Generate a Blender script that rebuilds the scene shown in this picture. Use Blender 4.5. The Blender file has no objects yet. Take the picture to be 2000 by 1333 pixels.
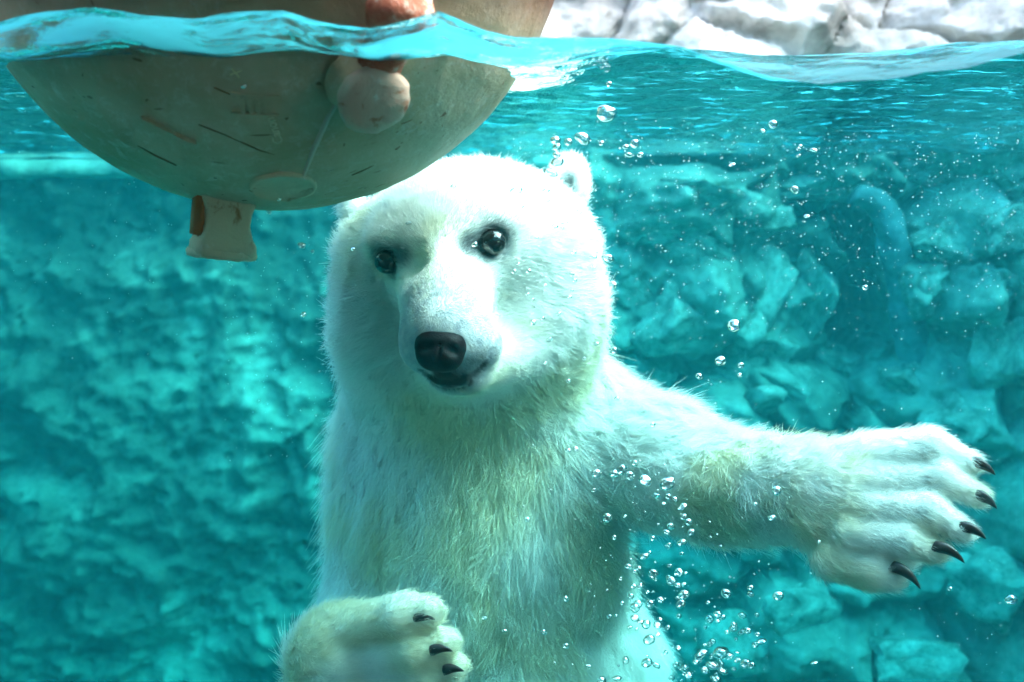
import bpy, bmesh, math, random
import numpy as np
from mathutils import Vector, Matrix
R = math.radians
rng = np.random.default_rng(11)
random.seed(11)
scene = bpy.context.scene
C = scene.collection

# ------------------------------------------------------------------ camera, sky, sun, exposure
FPX = 2600.0                       # focal length in photo pixels (2000 wide)
CAMZ = -0.166                      # metres below the still water level
PITCH = math.atan((666.5 - 410) / FPX)
cam_data = bpy.data.cameras.new('camera')
cam = bpy.data.objects.new('camera', cam_data)
C.objects.link(cam)
cam.location = (0, 0, CAMZ)
cam.rotation_euler = (R(90) - PITCH, 0, 0)
cam_data.sensor_width = 36
cam_data.lens = 36 * FPX / 2000
cam_data.clip_start = 0.05
cam_data.clip_end = 500
cam_data.dof.use_dof = True
cam_data.dof.focus_distance = 1.62
cam_data.dof.aperture_fstop = 6.3
scene.camera = cam

SUN_EL, SUN_AZ = 51.0, 96.0        # azimuth: degrees clockwise from +Y (behind the wall) towards +X
world = bpy.data.worlds.new('World')
scene.world = world
world.use_nodes = True
wn = world.node_tree
sky = wn.nodes.new('ShaderNodeTexSky')
sky.sky_type = 'NISHITA'
sky.sun_disc = False
sky.sun_elevation = R(SUN_EL)
sky.sun_rotation = R(SUN_AZ)
sky.dust_density = 2.5
bg = wn.nodes['Background']
bg.inputs['Strength'].default_value = 0.15
wn.links.new(sky.outputs[0], bg.inputs['Color'])
sun_d = bpy.data.lights.new('sun', 'SUN')
sun_d.energy = 1.3
sun_d.angle = R(90.0)
sun_d.color = (1.0, 0.95, 0.87)
sun = bpy.data.objects.new('sun', sun_d)
C.objects.link(sun)
_d = Vector((math.sin(R(SUN_AZ)) * math.cos(R(SUN_EL)), math.cos(R(SUN_AZ)) * math.cos(R(SUN_EL)), math.sin(R(SUN_EL))))
sun.rotation_euler = _d.to_track_quat('Z', 'Y').to_euler()
sun.location = (0, 3, 6)

vs = scene.view_settings
vs.view_transform = 'Standard'
vs.look = 'None'
vs.gamma = 1.0
vs.use_curve_mapping = False
vs.exposure = 3.6
cy = scene.cycles
cy.use_denoising = True
cy.use_adaptive_sampling = True
cy.adaptive_threshold = 0.025
cy.max_bounces = 10
cy.diffuse_bounces = 6
cy.glossy_bounces = 4
cy.transmission_bounces = 6
cy.volume_bounces = 2
cy.transparent_max_bounces = 48
cy.caustics_reflective = False
cy.caustics_refractive = False
cy.sample_clamp_indirect = 6.0
scene.cycles_curves.shape = 'RIBBONS'

# ------------------------------------------------------------------ helpers
SP, CP = math.sin(PITCH), math.cos(PITCH)
def at(px, py, Y):
    """world point on the ray of photo pixel (px,py) at world depth Y"""
    u = (px - 1000) / FPX
    v = (666.5 - py) / FPX
    d = np.array((u, CP + v * SP, -SP + v * CP))
    return d * (Y / d[1]) + np.array((0, 0, CAMZ))
def mpp(Y):
    return Y / FPX

def tag(o, label=None, cat=None, group=None, kind=None):
    if label: o['label'] = label
    if cat: o['category'] = cat
    if group: o['group'] = group
    if kind: o['kind'] = kind
    return o
def empty(name, loc=(0, 0, 0)):
    o = bpy.data.objects.new(name, None)
    C.objects.link(o)
    o.location = loc
    o.empty_display_size = 0.1
    return o
def link(name, me, mat=None, parent=None, smooth=True):
    o = bpy.data.objects.new(name, me)
    C.objects.link(o)
    if mat is not None and not me.materials:
        me.materials.append(mat)
    if smooth and len(me.polygons):
        me.polygons.foreach_set('use_smooth', np.ones(len(me.polygons), bool))
    if parent is not None:
        o.parent = parent
        o.matrix_parent_inverse = Matrix.Translation(parent.location).inverted()
    return o
def mesh_np(name, v, quads):
    v = np.asarray(v, np.float32); quads = np.asarray(quads, np.int32)
    me = bpy.data.meshes.new(name)
    n, k = quads.shape
    me.vertices.add(len(v)); me.vertices.foreach_set('co', v.ravel())
    me.loops.add(n * k); me.loops.foreach_set('vertex_index', quads.ravel())
    me.polygons.add(n)
    me.polygons.foreach_set('loop_start', np.arange(0, n * k, k, dtype=np.int32))
    me.update(calc_edges=True)
    me.validate()
    return me
def grid_faces(nr, nc):
    i = np.arange(nr * nc).reshape(nr, nc)
    return np.stack([i[:-1, :-1], i[:-1, 1:], i[1:, 1:], i[1:, :-1]], -1).reshape(-1, 4)
def sstep(a, b, x):
    t = np.clip((x - a) / (b - a), 0, 1)
    return t * t * (3 - 2 * t)
_perm = np.random.default_rng(5).permutation(256).astype(np.int64)
_perm = np.concatenate([_perm] * 3)
_val = np.random.default_rng(6).uniform(-1, 1, 256)
_grad = np.random.default_rng(7).normal(size=(256, 3))
_grad /= np.linalg.norm(_grad, axis=1)[:, None]
def perlin(p):
    p = np.asarray(p, np.float64)
    i = np.floor(p).astype(np.int64); f = p - i
    u = f * f * f * (f * (f * 6 - 15) + 10)
    i &= 255
    out = 0
    for dx in (0, 1):
        for dy in (0, 1):
            for dz in (0, 1):
                h = _perm[_perm[_perm[(i[:, 0] + dx) & 255] + ((i[:, 1] + dy) & 255)] + ((i[:, 2] + dz) & 255)]
                g = _grad[h]
                d = g[:, 0] * (f[:, 0] - dx) + g[:, 1] * (f[:, 1] - dy) + g[:, 2] * (f[:, 2] - dz)
                w = (u[:, 0] if dx else 1 - u[:, 0]) * (u[:, 1] if dy else 1 - u[:, 1]) * (u[:, 2] if dz else 1 - u[:, 2])
                out = out + d * w
    return out * 1.5
def fbm(p, octv=4, gain=0.5, lac=2.03):
    a, s, o = 1.0, 0, 0
    p = np.asarray(p, np.float64)
    for k in range(octv):
        s = s + a * perlin(p + 17.3 * k); o += a
        a *= gain; p = p * lac
    return s / o * 1.4
def ridged(p, octv=4):
    a, s, o = 1.0, 0, 0
    p = np.asarray(p, np.float64)
    for k in range(octv):
        s = s + a * (1 - 2 * np.abs(perlin(p + 9.1 * k))); o += a
        a *= 0.5; p = p * 2.1
    return s / o
def worley(p, seed=0):
    p = np.asarray(p, np.float64)
    i = np.floor(p).astype(np.int64)
    d1 = np.full(len(p), 9.0); d2 = np.full(len(p), 9.0); idn = np.zeros(len(p))
    for dx in (-1, 0, 1):
        for dy in (-1, 0, 1):
            for dz in (-1, 0, 1):
                c = i + np.array((dx, dy, dz))
                h = _perm[_perm[_perm[(c[:, 0] + seed) & 255] + (c[:, 1] & 255)] + (c[:, 2] & 255)]
                q = c + np.stack([_val[h], _val[(h + 71) & 255], _val[(h + 143) & 255]], 1) * 0.5 + 0.5
                d = np.linalg.norm(q - p, axis=1)
                nw = d < d1
                d2 = np.where(nw, d1, np.minimum(d2, d))
                idn = np.where(nw, _val[(h + 31) & 255], idn)
                d1 = np.where(nw, d, d1)
    return d1, d2, idn

# ------------------------------------------------------------------ materials
def newmat(name):
    m = bpy.data.materials.new(name)
    m.use_nodes = True
    nt = m.node_tree
    nt.nodes.clear()
    out = nt.nodes.new('ShaderNodeOutputMaterial')
    return m, nt, out
def N(nt, typ, **kw):
    n = nt.nodes.new(typ)
    for k, v in kw.items():
        if k.startswith('i_'):
            n.inputs[k[2:].replace('_', ' ')].default_value = v
        else:
            setattr(n, k, v)
    return n
def noise(nt, scale, detail=6, rough=0.55, vec=None, dist=0.0):
    n = N(nt, 'ShaderNodeTexNoise')
    n.inputs['Scale'].default_value = scale
    n.inputs['Detail'].default_value = detail
    n.inputs['Roughness'].default_value = rough
    n.inputs['Distortion'].default_value = dist
    if vec is not None: nt.links.new(vec, n.inputs['Vector'])
    return n
def ramp(nt, fac, stops):
    r = N(nt, 'ShaderNodeValToRGB')
    e = r.color_ramp.elements
    while len(e) < len(stops): e.new(0.5)
    for el, (p, c) in zip(e, stops):
        el.position = p
        el.color = (*c, 1) if len(c) == 3 else c
    nt.links.new(fac, r.inputs[0])
    return r
def mixc(nt, fac, a, b, mode='MIX'):
    m = N(nt, 'ShaderNodeMix', data_type='RGBA', blend_type=mode)
    for sock, val in ((m.inputs[0], fac), (m.inputs[6], a), (m.inputs[7], b)):
        if hasattr(val, 'node'): nt.links.new(val, sock)
        elif isinstance(val, (int, float)): sock.default_value = val
        else: sock.default_value = (*val, 1)
    return m.outputs[2]
def bump(nt, height, strength, dist):
    b = N(nt, 'ShaderNodeBump')
    b.inputs['Strength'].default_value = strength
    b.inputs['Distance'].default_value = dist
    nt.links.new(height, b.inputs['Height'])
    return b
def principled(nt, out, rough=0.7, spec=0.3):
    p = N(nt, 'ShaderNodeBsdfPrincipled')
    p.inputs['Roughness'].default_value = rough
    p.inputs['Specular IOR Level'].default_value = spec
    nt.links.new(p.outputs[0], out.inputs['Surface'])
    return p
def objvec(nt):
    return N(nt, 'ShaderNodeTexCoord').outputs['Object']

def mat_rock(name, dark, mid, light, algae=0.5, clean=None):
    m, nt, out = newmat(name)
    p = principled(nt, out, 0.85, 0.2)
    v = objvec(nt)
    n1 = noise(nt, 2.2, 8, 0.62, v, 0.4)
    n2 = noise(nt, 14, 6, 0.65, v)
    n3 = noise(nt, 0.9, 3, 0.5, v)
    c = ramp(nt, n1.outputs[0], [(0.30, dark), (0.48, mid), (0.66, light)]).outputs[0]
    if clean:      # bare pale rockwork where the wall turns to boulders, algae elsewhere
        cl = ramp(nt, n1.outputs[0], [(0.30, clean[0]), (0.46, clean[1]), (0.64, clean[2])]).outputs[0]
        sx_ = N(nt, 'ShaderNodeSeparateXYZ'); nt.links.new(v, sx_.inputs[0])
        mr_ = N(nt, 'ShaderNodeMapRange', interpolation_type='SMOOTHSTEP'); mr_.inputs['From Min'].default_value = -0.05; mr_.inputs['From Max'].default_value = 0.55
        nz = N(nt, 'ShaderNodeMath', operation='MULTIPLY_ADD'); nt.links.new(n1.outputs[0], nz.inputs[0]); nz.inputs[1].default_value = 0.6
        nt.links.new(sx_.outputs['X'], nz.inputs[2]); nt.links.new(nz.outputs[0], mr_.inputs['Value'])
        c = mixc(nt, mr_.outputs[0], c, cl)
    g = ramp(nt, n3.outputs[0], [(0.42, (0.25, 0.28, 0.28)), (0.60, (1.0, 1.0, 1.0))]).outputs[0]
    c = mixc(nt, algae, c, g, 'MULTIPLY')
    s = ramp(nt, n2.outputs[0], [(0.35, (0.55, 0.55, 0.55)), (0.6, (1, 1, 1))]).outputs[0]
    c = mixc(nt, 0.8, c, s, 'MULTIPLY')
    nt.links.new(c, p.inputs['Base Color'])
    nb = noise(nt, 30, 8, 0.7, v)
    b = bump(nt, nb.outputs[0], 0.8, 0.02)
    nt.links.new(b.outputs[0], p.inputs['Normal'])
    return m
M = {}
M['rock'] = mat_rock('algae_rock', (0.03, 0.038, 0.03), (0.085, 0.095, 0.072), (0.32, 0.32, 0.25), 0.7, ((0.11, 0.12, 0.09), (0.46, 0.47, 0.36), (0.74, 0.73, 0.60)))
M['stone'] = mat_rock('pale_stone', (0.17, 0.18, 0.13), (0.50, 0.50, 0.40), (0.75, 0.74, 0.62), 0.35)
M['dry'] = mat_rock('dry_rock', (0.30, 0.28, 0.24), (0.55, 0.53, 0.47), (0.74, 0.72, 0.66), 0.3)
M['floor'] = mat_rock('pool_floor_rock', (0.2, 0.2, 0.16), (0.3, 0.3, 0.25), (0.42, 0.42, 0.36))
M['blue'] = mat_rock('painted_rim', (0.14, 0.19, 0.19), (0.26, 0.33, 0.34), (0.42, 0.48, 0.48), 0.5)

def mat_plain(name, col, rough=0.6, spec=0.4):
    m, nt, out = newmat(name)
    p = principled(nt, out, rough, spec)
    n = noise(nt, 9, 5, 0.6, objvec(nt))
    c = ramp(nt, n.outputs[0], [(0.3, tuple(0.8 * x for x in col)), (0.7, col)]).outputs[0]
    nt.links.new(c, p.inputs['Base Color'])
    return m
M['gallery'] = mat_plain('gallery_paint', (0.06, 0.07, 0.08), 0.8)
M['claw'] = mat_plain('claw_horn', (0.045, 0.028, 0.026), 0.35, 0.5)
M['frame'] = mat_plain('dark_metal', (0.08, 0.08, 0.085), 0.4)

# water body: absorption of red and a pale cyan scatter
m, nt, out = newmat('pool_water_volume')
ab = N(nt, 'ShaderNodeVolumeAbsorption'); sc_ = N(nt, 'ShaderNodeVolumeScatter'); ad = N(nt, 'ShaderNodeAddShader')
ab.inputs['Color'].default_value = (0.0, 0.925, 0.938, 1); ab.inputs['Density'].default_value = 0.82
sc_.inputs['Color'].default_value = (0.05, 0.90, 1.0, 1); sc_.inputs['Density'].default_value = 0.034
sc_.inputs['Anisotropy'].default_value = 0.2
nt.links.new(ab.outputs[0], ad.inputs[0]); nt.links.new(sc_.outputs[0], ad.inputs[1])
nt.links.new(ad.outputs[0], out.inputs['Volume'])
M['water'] = m

def mat_fresnel(name, ior, tint=(1, 1, 1), rough=0.0, bumps=None):
    m, nt, out = newmat(name)
    fr = N(nt, 'ShaderNodeFresnel'); fr.inputs['IOR'].default_value = ior
    tr = N(nt, 'ShaderNodeBsdfTransparent'); tr.inputs[0].default_value = (*tint, 1)
    gl = N(nt, 'ShaderNodeBsdfGlossy'); gl.inputs['Roughness'].default_value = rough
    mx = N(nt, 'ShaderNodeMixShader')
    nt.links.new(fr.outputs[0], mx.inputs[0]); nt.links.new(tr.outputs[0], mx.inputs[1]); nt.links.new(gl.outputs[0], mx.inputs[2])
    nt.links.new(mx.outputs[0], out.inputs['Surface'])
    if bumps:
        mp = N(nt, 'ShaderNodeMapping'); mp.inputs['Scale'].default_value = bumps[2]
        nt.links.new(objvec(nt), mp.inputs[0])
        n = noise(nt, bumps[0], 4, 0.6, mp.outputs[0], 0.3)
        b = bump(nt, n.outputs[0], 1.0, bumps[1])
        nt.links.new(b.outputs[0], fr.inputs['Normal']); nt.links.new(b.outputs[0], gl.inputs['Normal'])
    return m
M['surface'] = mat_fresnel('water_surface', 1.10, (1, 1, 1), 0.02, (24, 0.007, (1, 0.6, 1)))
m = M['surface']; nt = m.node_tree
mo = [n for n in nt.nodes if n.type == 'OUTPUT_MATERIAL'][0]
mx0 = mo.inputs['Surface'].links[0].from_node
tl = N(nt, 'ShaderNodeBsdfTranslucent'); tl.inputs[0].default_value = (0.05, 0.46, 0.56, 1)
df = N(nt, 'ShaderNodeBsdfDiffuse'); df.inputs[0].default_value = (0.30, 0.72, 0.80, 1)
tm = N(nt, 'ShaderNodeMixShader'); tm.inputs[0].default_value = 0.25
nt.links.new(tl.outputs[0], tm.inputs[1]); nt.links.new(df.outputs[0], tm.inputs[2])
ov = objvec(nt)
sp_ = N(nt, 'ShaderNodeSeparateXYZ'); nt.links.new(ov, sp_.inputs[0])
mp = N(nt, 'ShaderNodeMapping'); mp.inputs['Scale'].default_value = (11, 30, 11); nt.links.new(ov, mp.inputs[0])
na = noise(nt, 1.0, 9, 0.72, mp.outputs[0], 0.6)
# froth and painted-in cyan surface reflections, fading with distance from the window
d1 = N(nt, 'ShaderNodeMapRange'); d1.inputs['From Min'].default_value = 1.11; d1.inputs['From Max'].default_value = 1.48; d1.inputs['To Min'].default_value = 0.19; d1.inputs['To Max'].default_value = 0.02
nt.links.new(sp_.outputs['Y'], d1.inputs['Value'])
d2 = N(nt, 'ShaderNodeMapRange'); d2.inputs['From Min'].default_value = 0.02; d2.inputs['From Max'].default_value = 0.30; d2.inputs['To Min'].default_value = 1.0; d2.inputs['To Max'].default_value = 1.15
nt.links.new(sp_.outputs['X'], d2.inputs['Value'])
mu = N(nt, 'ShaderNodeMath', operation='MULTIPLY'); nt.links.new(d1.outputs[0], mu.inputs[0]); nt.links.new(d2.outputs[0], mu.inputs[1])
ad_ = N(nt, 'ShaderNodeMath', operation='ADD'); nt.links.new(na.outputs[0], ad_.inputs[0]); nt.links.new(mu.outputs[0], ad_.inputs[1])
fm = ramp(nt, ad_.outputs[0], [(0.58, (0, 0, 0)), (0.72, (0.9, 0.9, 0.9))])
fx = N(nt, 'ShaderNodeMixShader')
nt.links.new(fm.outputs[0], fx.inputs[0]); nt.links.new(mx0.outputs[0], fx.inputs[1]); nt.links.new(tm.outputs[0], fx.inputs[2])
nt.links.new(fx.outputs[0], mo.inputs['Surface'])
M['pane'] = mat_fresnel('acrylic_pane', 1.2, (0.99, 1, 1))
m, nt, out = newmat('air_bubble')
fr = N(nt, 'ShaderNodeFresnel'); fr.inputs['IOR'].default_value = 0.75
mxm = N(nt, 'ShaderNodeMath', operation='MAXIMUM'); mxm.inputs[1].default_value = 0.30
nt.links.new(fr.outputs[0], mxm.inputs[0])
tr = N(nt, 'ShaderNodeBsdfTransparent'); gl = N(nt, 'ShaderNodeBsdfGlossy'); gl.inputs['Roughness'].default_value = 0.12
mx = N(nt, 'ShaderNodeMixShader')
nt.links.new(mxm.outputs[0], mx.inputs[0]); nt.links.new(tr.outputs[0], mx.inputs[1]); nt.links.new(gl.outputs[0], mx.inputs[2])
nt.links.new(mx.outputs[0], out.inputs['Surface'])
M['bubble'] = m

# ------------------------------------------------------------------ setting: rock walls, floor, gallery
GY = 1.11                                     # plane of the viewing window
def wall_depth(x, z):
    """world Y of the rock wall face at (x,z)"""
    P = np.stack([x, np.zeros_like(x), z], 1)
    y = 4.3 - 3.25 * sstep(2.3, 3.7, np.abs(x))
    y = y - 0.55 * sstep(1.15, 1.9, x)                             # right side comes forward
    y = y - 0.22 * fbm(P * 0.9 + 3.1, 4)
    y = y - 0.10 * ridged(P * np.array((2.2, 1, 2.6)) + 8.0, 4)
    d1, d2, idn = worley(P * np.array((3.0, 1, 3.6)) + 0.25 * np.stack([fbm(P * 3, 2), 0 * x, fbm(P * 3 + 40, 2)], 1))
    und = sstep(0.02, -0.1, z)
    right = sstep(0.15, 0.6, x)
    y = y - (0.03 + 0.13 * right) * (np.clip(d2 - d1, 0, 0.3) * 2.8 + idn * 0.8)
    y = y - 0.07 * fbm(P * 6.0, 4) - 0.03 * fbm(P * 19.0, 3) - 0.03 * ridged(P * 5.0 + 3, 3)
    y = y + 0.12 * z * und                                        # leans back towards the top... base comes forward
    # cave
    cx, _, cz = at(1690, 590, 4.2)
    jx = 0.03 * fbm(P * 6 + 11, 3); jz = 0.04 * fbm(P * 6 + 23, 3)
    e = np.minimum(((x + jx - cx) / 0.105) ** 2 + ((z + jz - cz + 0.03) / 0.16) ** 2, ((x + jx - cx + 0.01) / 0.115) ** 2 + ((z + jz - cz - 0.24) / 0.12) ** 2)
    y = y + 1.3 * sstep(1.15, 0.8, e) * (1 + 0.3 * fbm(P * 8, 2))
    y = y + 0.35 * sstep(0.05, 1.5, z)
    return y
xs = np.concatenate([np.linspace(-3.9, -2.2, 50)[:-1], np.linspace(-2.2, 2.2, 400), np.linspace(2.2, 3.9, 50)[1:]])
def wall_mesh(name, zs):
    X, Z = np.meshgrid(xs, zs)
    Y = wall_depth(X.ravel(), Z.ravel())
    return mesh_np(name, np.stack([X.ravel(), Y, Z.ravel()], 1), grid_faces(len(zs), len(xs)))
rock = link('rock_wall', wall_mesh('rock_wall', np.concatenate([np.linspace(-2.1, 0.02, 235)])), M['rock'])
tag(rock, kind='structure')
cliff = link('cliff', wall_mesh('cliff', np.concatenate([np.linspace(0.02, 0.9, 90), np.linspace(0.9, 2.4, 40)[1:]])), M['dry'])
tag(cliff, kind='structure')

X, Y_ = np.meshgrid(np.linspace(-4, 4, 120), np.linspace(1.05, 5, 70))
Z = -1.9 + 0.03 * fbm(np.stack([X.ravel(), Y_.ravel(), 0 * X.ravel()], 1) * 2, 3)
tag(link('pool_floor', mesh_np('pool_floor', np.stack([X.ravel(), Y_.ravel(), Z], 1), grid_faces(70, 120)), M['floor']), kind='structure')

def box_bm(bm, a, b, bevel=0.0):
    a = Vector(a); b = Vector(b)
    r = bmesh.ops.create_cube(bm, size=1)
    bmesh.ops.scale(bm, vec=(b - a), verts=r['verts'])
    bmesh.ops.translate(bm, vec=(a + b) / 2, verts=r['verts'])
    if bevel:
        es = list({e for v in r['verts'] for e in v.link_edges})
        bmesh.ops.bevel(bm, geom=es, offset=bevel, segments=2, affect='EDGES')
def box(name, a, b, mat, parent=None, bevel=0.0):
    bm = bmesh.new(); box_bm(bm, a, b, bevel)
    me = bpy.data.meshes.new(name); bm.to_mesh(me); bm.free()
    return link(name, me, mat, parent, smooth=False)
tag(box('gallery_floor', (-4, -3.5, -2.2), (4, 1.04, -2.0), M['gallery']), kind='structure')
tag(box('gallery_back_wall', (-4, -3.7, -2.0), (4, -3.5, 0.3), M['gallery']), kind='structure')
tag(box('gallery_ceiling', (-4, -3.7, 0.3), (4, 1.04, 0.36), M['gallery']), kind='structure')
win = empty('viewing_window', (0, GY, -1.9))
tag(win, 'large clear viewing pane between the gallery and the bear pool', 'window')
box('pane', (-2.6, GY - 0.04, -1.9), (2.6, GY - 0.002, 0.4), M['pane'], win)
box('window_post', (-2.75, GY - 0.06, -2.0), (-2.6, GY, 0.4), M['frame'], win, 0.01)
box('window_post', (2.6, GY - 0.06, -2.0), (2.75, GY, 0.4), M['frame'], win, 0.01)

# ------------------------------------------------------------------ water
prof_x = np.array([-200, 0, 60, 200, 330, 400, 470, 560, 640, 720, 800, 860, 950, 1020, 1120, 1250, 1330, 1400, 1500, 1600, 1700, 1800, 1900, 2000, 2200])
prof_y = np.array([60, 55, 38, 22, 40, 46, 34, 30, 52, 66, 50, 32, 66, 80, 78, 88, 100, 128, 158, 168, 160, 146, 125, 100, 70])
def water_z(x, y):
    px = x / GY * FPX + 1000
    edge = (410 - np.interp(px, prof_x, prof_y)) * GY / FPX + CAMZ
    edge = edge * sstep(2.2, 1.2, np.abs(x))
    t = y - GY
    P = np.stack([x, y, 0 * x], 1)
    far = np.clip(t / 0.12, 0, 1)
    edge = edge + 0.0022 * fbm(np.stack([x * 11, 0 * x, 0 * x + 3], 1), 3)
    z = edge * np.exp(-(t / 0.16) ** 1.5)
    z = z + far * (0.012 * fbm(P * np.array((2.0, 3.0, 1)), 3) + 0.0075 * fbm(P * np.array((5, 10, 1)) + 4, 3)) + 0.0022 * fbm(P * np.array((22, 34, 1)) + 9, 3) + 0.004 * np.exp(-t / 0.25) * fbm(P * np.array((9, 22, 1)) + 2, 3)
    z = z - 0.022 * sstep(0.0, 0.07, t) * sstep(0.85, 0.40, t) * sstep(0.15, 0.0, x)
    return z
ys = GY + 0.001 + 3.6 * (np.linspace(0, 1, 300) ** 1.7)
wx = np.concatenate([np.linspace(-3.6, -2.0, 60)[:-1], np.linspace(-2.0, 2.0, 500), np.linspace(2.0, 3.6, 60)[1:]])
X, Y_ = np.meshgrid(wx, ys)
Zw = water_z(X.ravel(), Y_.ravel())
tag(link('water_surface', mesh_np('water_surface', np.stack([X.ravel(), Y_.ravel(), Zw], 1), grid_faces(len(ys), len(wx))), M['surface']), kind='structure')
wb = box('water', (-4.6, GY + 0.0005, -2.9), (4.6, 6.2, -0.008), M['water'])
tag(wb, kind='stuff')

# ------------------------------------------------------------------ polar bear: one implicit body, fur combed over it
PR = []     # (type, params..., k, fur length, comb)
def cap(a, b, k=0.02, ln=0.03, comb='axis'):
    A, B = at(*a[:3]), at(*b[:3])
    PR.append(dict(t='cap', a=A, b=B, ra=a[3] * mpp(a[2]), rb=b[3] * mpp(b[2]), k=k, ln=ln, comb=comb))
def ell(c, r, k=0.02, ln=0.03, comb='down', rot=0.0):
    """c = (px,py,Y); r = (px, px, metres) half sizes across, up, deep; rot = roll in degrees"""
    s = mpp(c[2])
    PR.append(dict(t='ell', a=at(*c), r=np.array((r[0] * s, r[2], r[1] * s)), k=k, ln=ln, comb=comb, rot=R(rot)))
HEAD = 'head'
# head
ell((915, 482, 1.80), (212, 165, 0.15), 0.0, 0.017, HEAD, 8)
ell((878, 468, 1.70), (138, 100, 0.085), 0.05, 0.010, HEAD, 8)
ell((738, 595, 1.80), (80, 110, 0.09), 0.05, 0.026, HEAD)
ell((1090, 590, 1.82), (88, 120, 0.10), 0.05, 0.026, HEAD)
ell((1055, 470, 1.80), (95, 90, 0.09), 0.04, 0.018, HEAD)
ell((905, 660, 1.86), (232, 150, 0.16), 0.05, 0.032, HEAD)
ell((752, 500, 1.81), (84, 85, 0.09), 0.04, 0.020, HEAD)
# brow ridges and eye surrounds
ell((757, 470, 1.672), (40, 24, 0.030), 0.03, 0.008, HEAD, 10)
ell((968, 428, 1.672), (48, 26, 0.032), 0.03, 0.008, HEAD, 10)
# muzzle
cap((872, 545, 1.665, 94), (868, 652, 1.575, 78), 0.024, 0.0045, HEAD)
cap((866, 500, 1.660, 70), (860, 640, 1.545, 56), 0.03, 0.0045, HEAD)
ell((918, 672, 1.578), (62, 52, 0.045), 0.02, 0.0045, HEAD)
ell((828, 676, 1.578), (40, 46, 0.040), 0.02, 0.0045, HEAD)
ell((893, 722, 1.590), (62, 44, 0.045), 0.012, 0.007, HEAD)
ell((930, 705, 1.695), (108, 62, 0.070), 0.06, 0.012, HEAD, 12)
ell((1015, 610, 1.765), (85, 105, 0.065), 0.05, 0.016, HEAD)
ell((765, 610, 1.775), (60, 90, 0.06), 0.05, 0.016, HEAD)
# ears
ell((1108, 364, 1.830), (44, 66, 0.022), 0.012, 0.009, HEAD, -8)
ell((690, 412, 1.835), (28, 46, 0.020), 0.015, 0.010, HEAD, 12)
# neck, chest, belly, haunches
cap((915, 650, 1.93, 232), (930, 900, 2.02, 250), 0.06, 0.040, 'chest')
ell((935, 1000, 2.02), (262, 270, 0.205), 0.06, 0.042, 'chest')
ell((985, 1330, 2.05), (285, 330, 0.225), 0.08, 0.044, 'chest')
cap((905, 880, 1.90, 92), (885, 1150, 1.90, 105), 0.06, 0.042, 'chest')
cap((1085, 900, 1.91, 85), (1130, 1120, 1.94, 85), 0.05, 0.042, 'chest')
ell((985, 1750, 2.10), (300, 300, 0.24), 0.10, 0.044, 'chest')
cap((1225, 1290, 2.12, 70), (1215, 1750, 2.08, 150), 0.05, 0.03, 'down')
# far fore limb, reaching out sideways
cap((1130, 860, 1.97, 148), (1290, 905, 1.87, 112), 0.06, 0.036, 'axis')
cap((1290, 905, 1.87, 112), (1400, 950, 1.78, 98), 0.03, 0.034, 'axis')
cap((1400, 950, 1.78, 98), (1570, 958, 1.63, 98), 0.03, 0.026, 'axis')
ell((1665, 985, 1.575), (125, 132, 0.040), 0.03, 0.016, 'pawR', 12)
def toe(pts, k=0.012, ln=0.012, comb='axis'):
    for a, b in zip(pts[:-1], pts[1:]):
        cap(a, b, k if a is pts[0] else 0.010, ln, comb)
TOES_R = [
    [(1690, 890, 1.575, 44), (1815, 874, 1.560, 36), (1893, 904, 1.550, 23)],
    [(1700, 938, 1.560, 38), (1832, 930, 1.545, 34), (1907, 968, 1.535, 22)],
    [(1690, 986, 1.550, 38), (1810, 994, 1.530, 35), (1875, 1035, 1.520, 24)],
    [(1660, 1036, 1.548, 42), (1767, 1050, 1.528, 37), (1824, 1077, 1.520, 25)],
    [(1630, 1086, 1.558, 48), (1702, 1108, 1.540, 42), (1740, 1126, 1.530, 28)]]
for t_ in TOES_R: toe(t_, 0.007, 0.012)
ell((1735, 1050, 1.586), (76, 92, 0.020), 0.010, 0.014, 'pawR', -35)
# near fore limb, folded in front of the belly
cap((790, 890, 1.97, 120), (748, 1150, 1.93, 92), 0.05, 0.038, 'axis')
cap((748, 1150, 1.93, 92), (700, 1290, 1.84, 92), 0.03, 0.034, 'axis')
cap((700, 1290, 1.80, 92), (655, 1290, 1.66, 88), 0.03, 0.024, 'pawL')
ell((690, 1290, 1.605), (112, 112, 0.055), 0.06, 0.018, 'pawL', 0)
TOES_L = [
    [(700, 1230, 1.585, 48), (790, 1205, 1.550, 44), (838, 1196, 1.535, 32)],
    [(712, 1285, 1.580, 48), (815, 1268, 1.540, 42), (868, 1256, 1.530, 30)],
    [(715, 1335, 1.580, 46), (825, 1320, 1.542, 40), (884, 1302, 1.532, 29)],
    [(730, 1385, 1.575, 48), (815, 1372, 1.550, 40), (872, 1350, 1.540, 29)],
    [(700, 1420, 1.590, 46), (775, 1425, 1.565, 38), (830, 1405, 1.552, 28)]]
for t_ in TOES_L: toe(t_, 0.008, 0.012, 'axis')
# hind legs and feet, standing on the pool floor below
for sx in (835, 1165):
    cap((sx, 1800, 2.10, 175), (sx - 10, 2150, 1.97, 125), 0.08, 0.04, 'down')
    cap((sx - 10, 2150, 1.97, 125), (sx, 2490, 2.06, 92), 0.04, 0.03, 'down')
    cap((sx, 2490, 2.06, 92), (sx, 2660, 1.86, 70), 0.04, 0.02, 'down')
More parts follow.
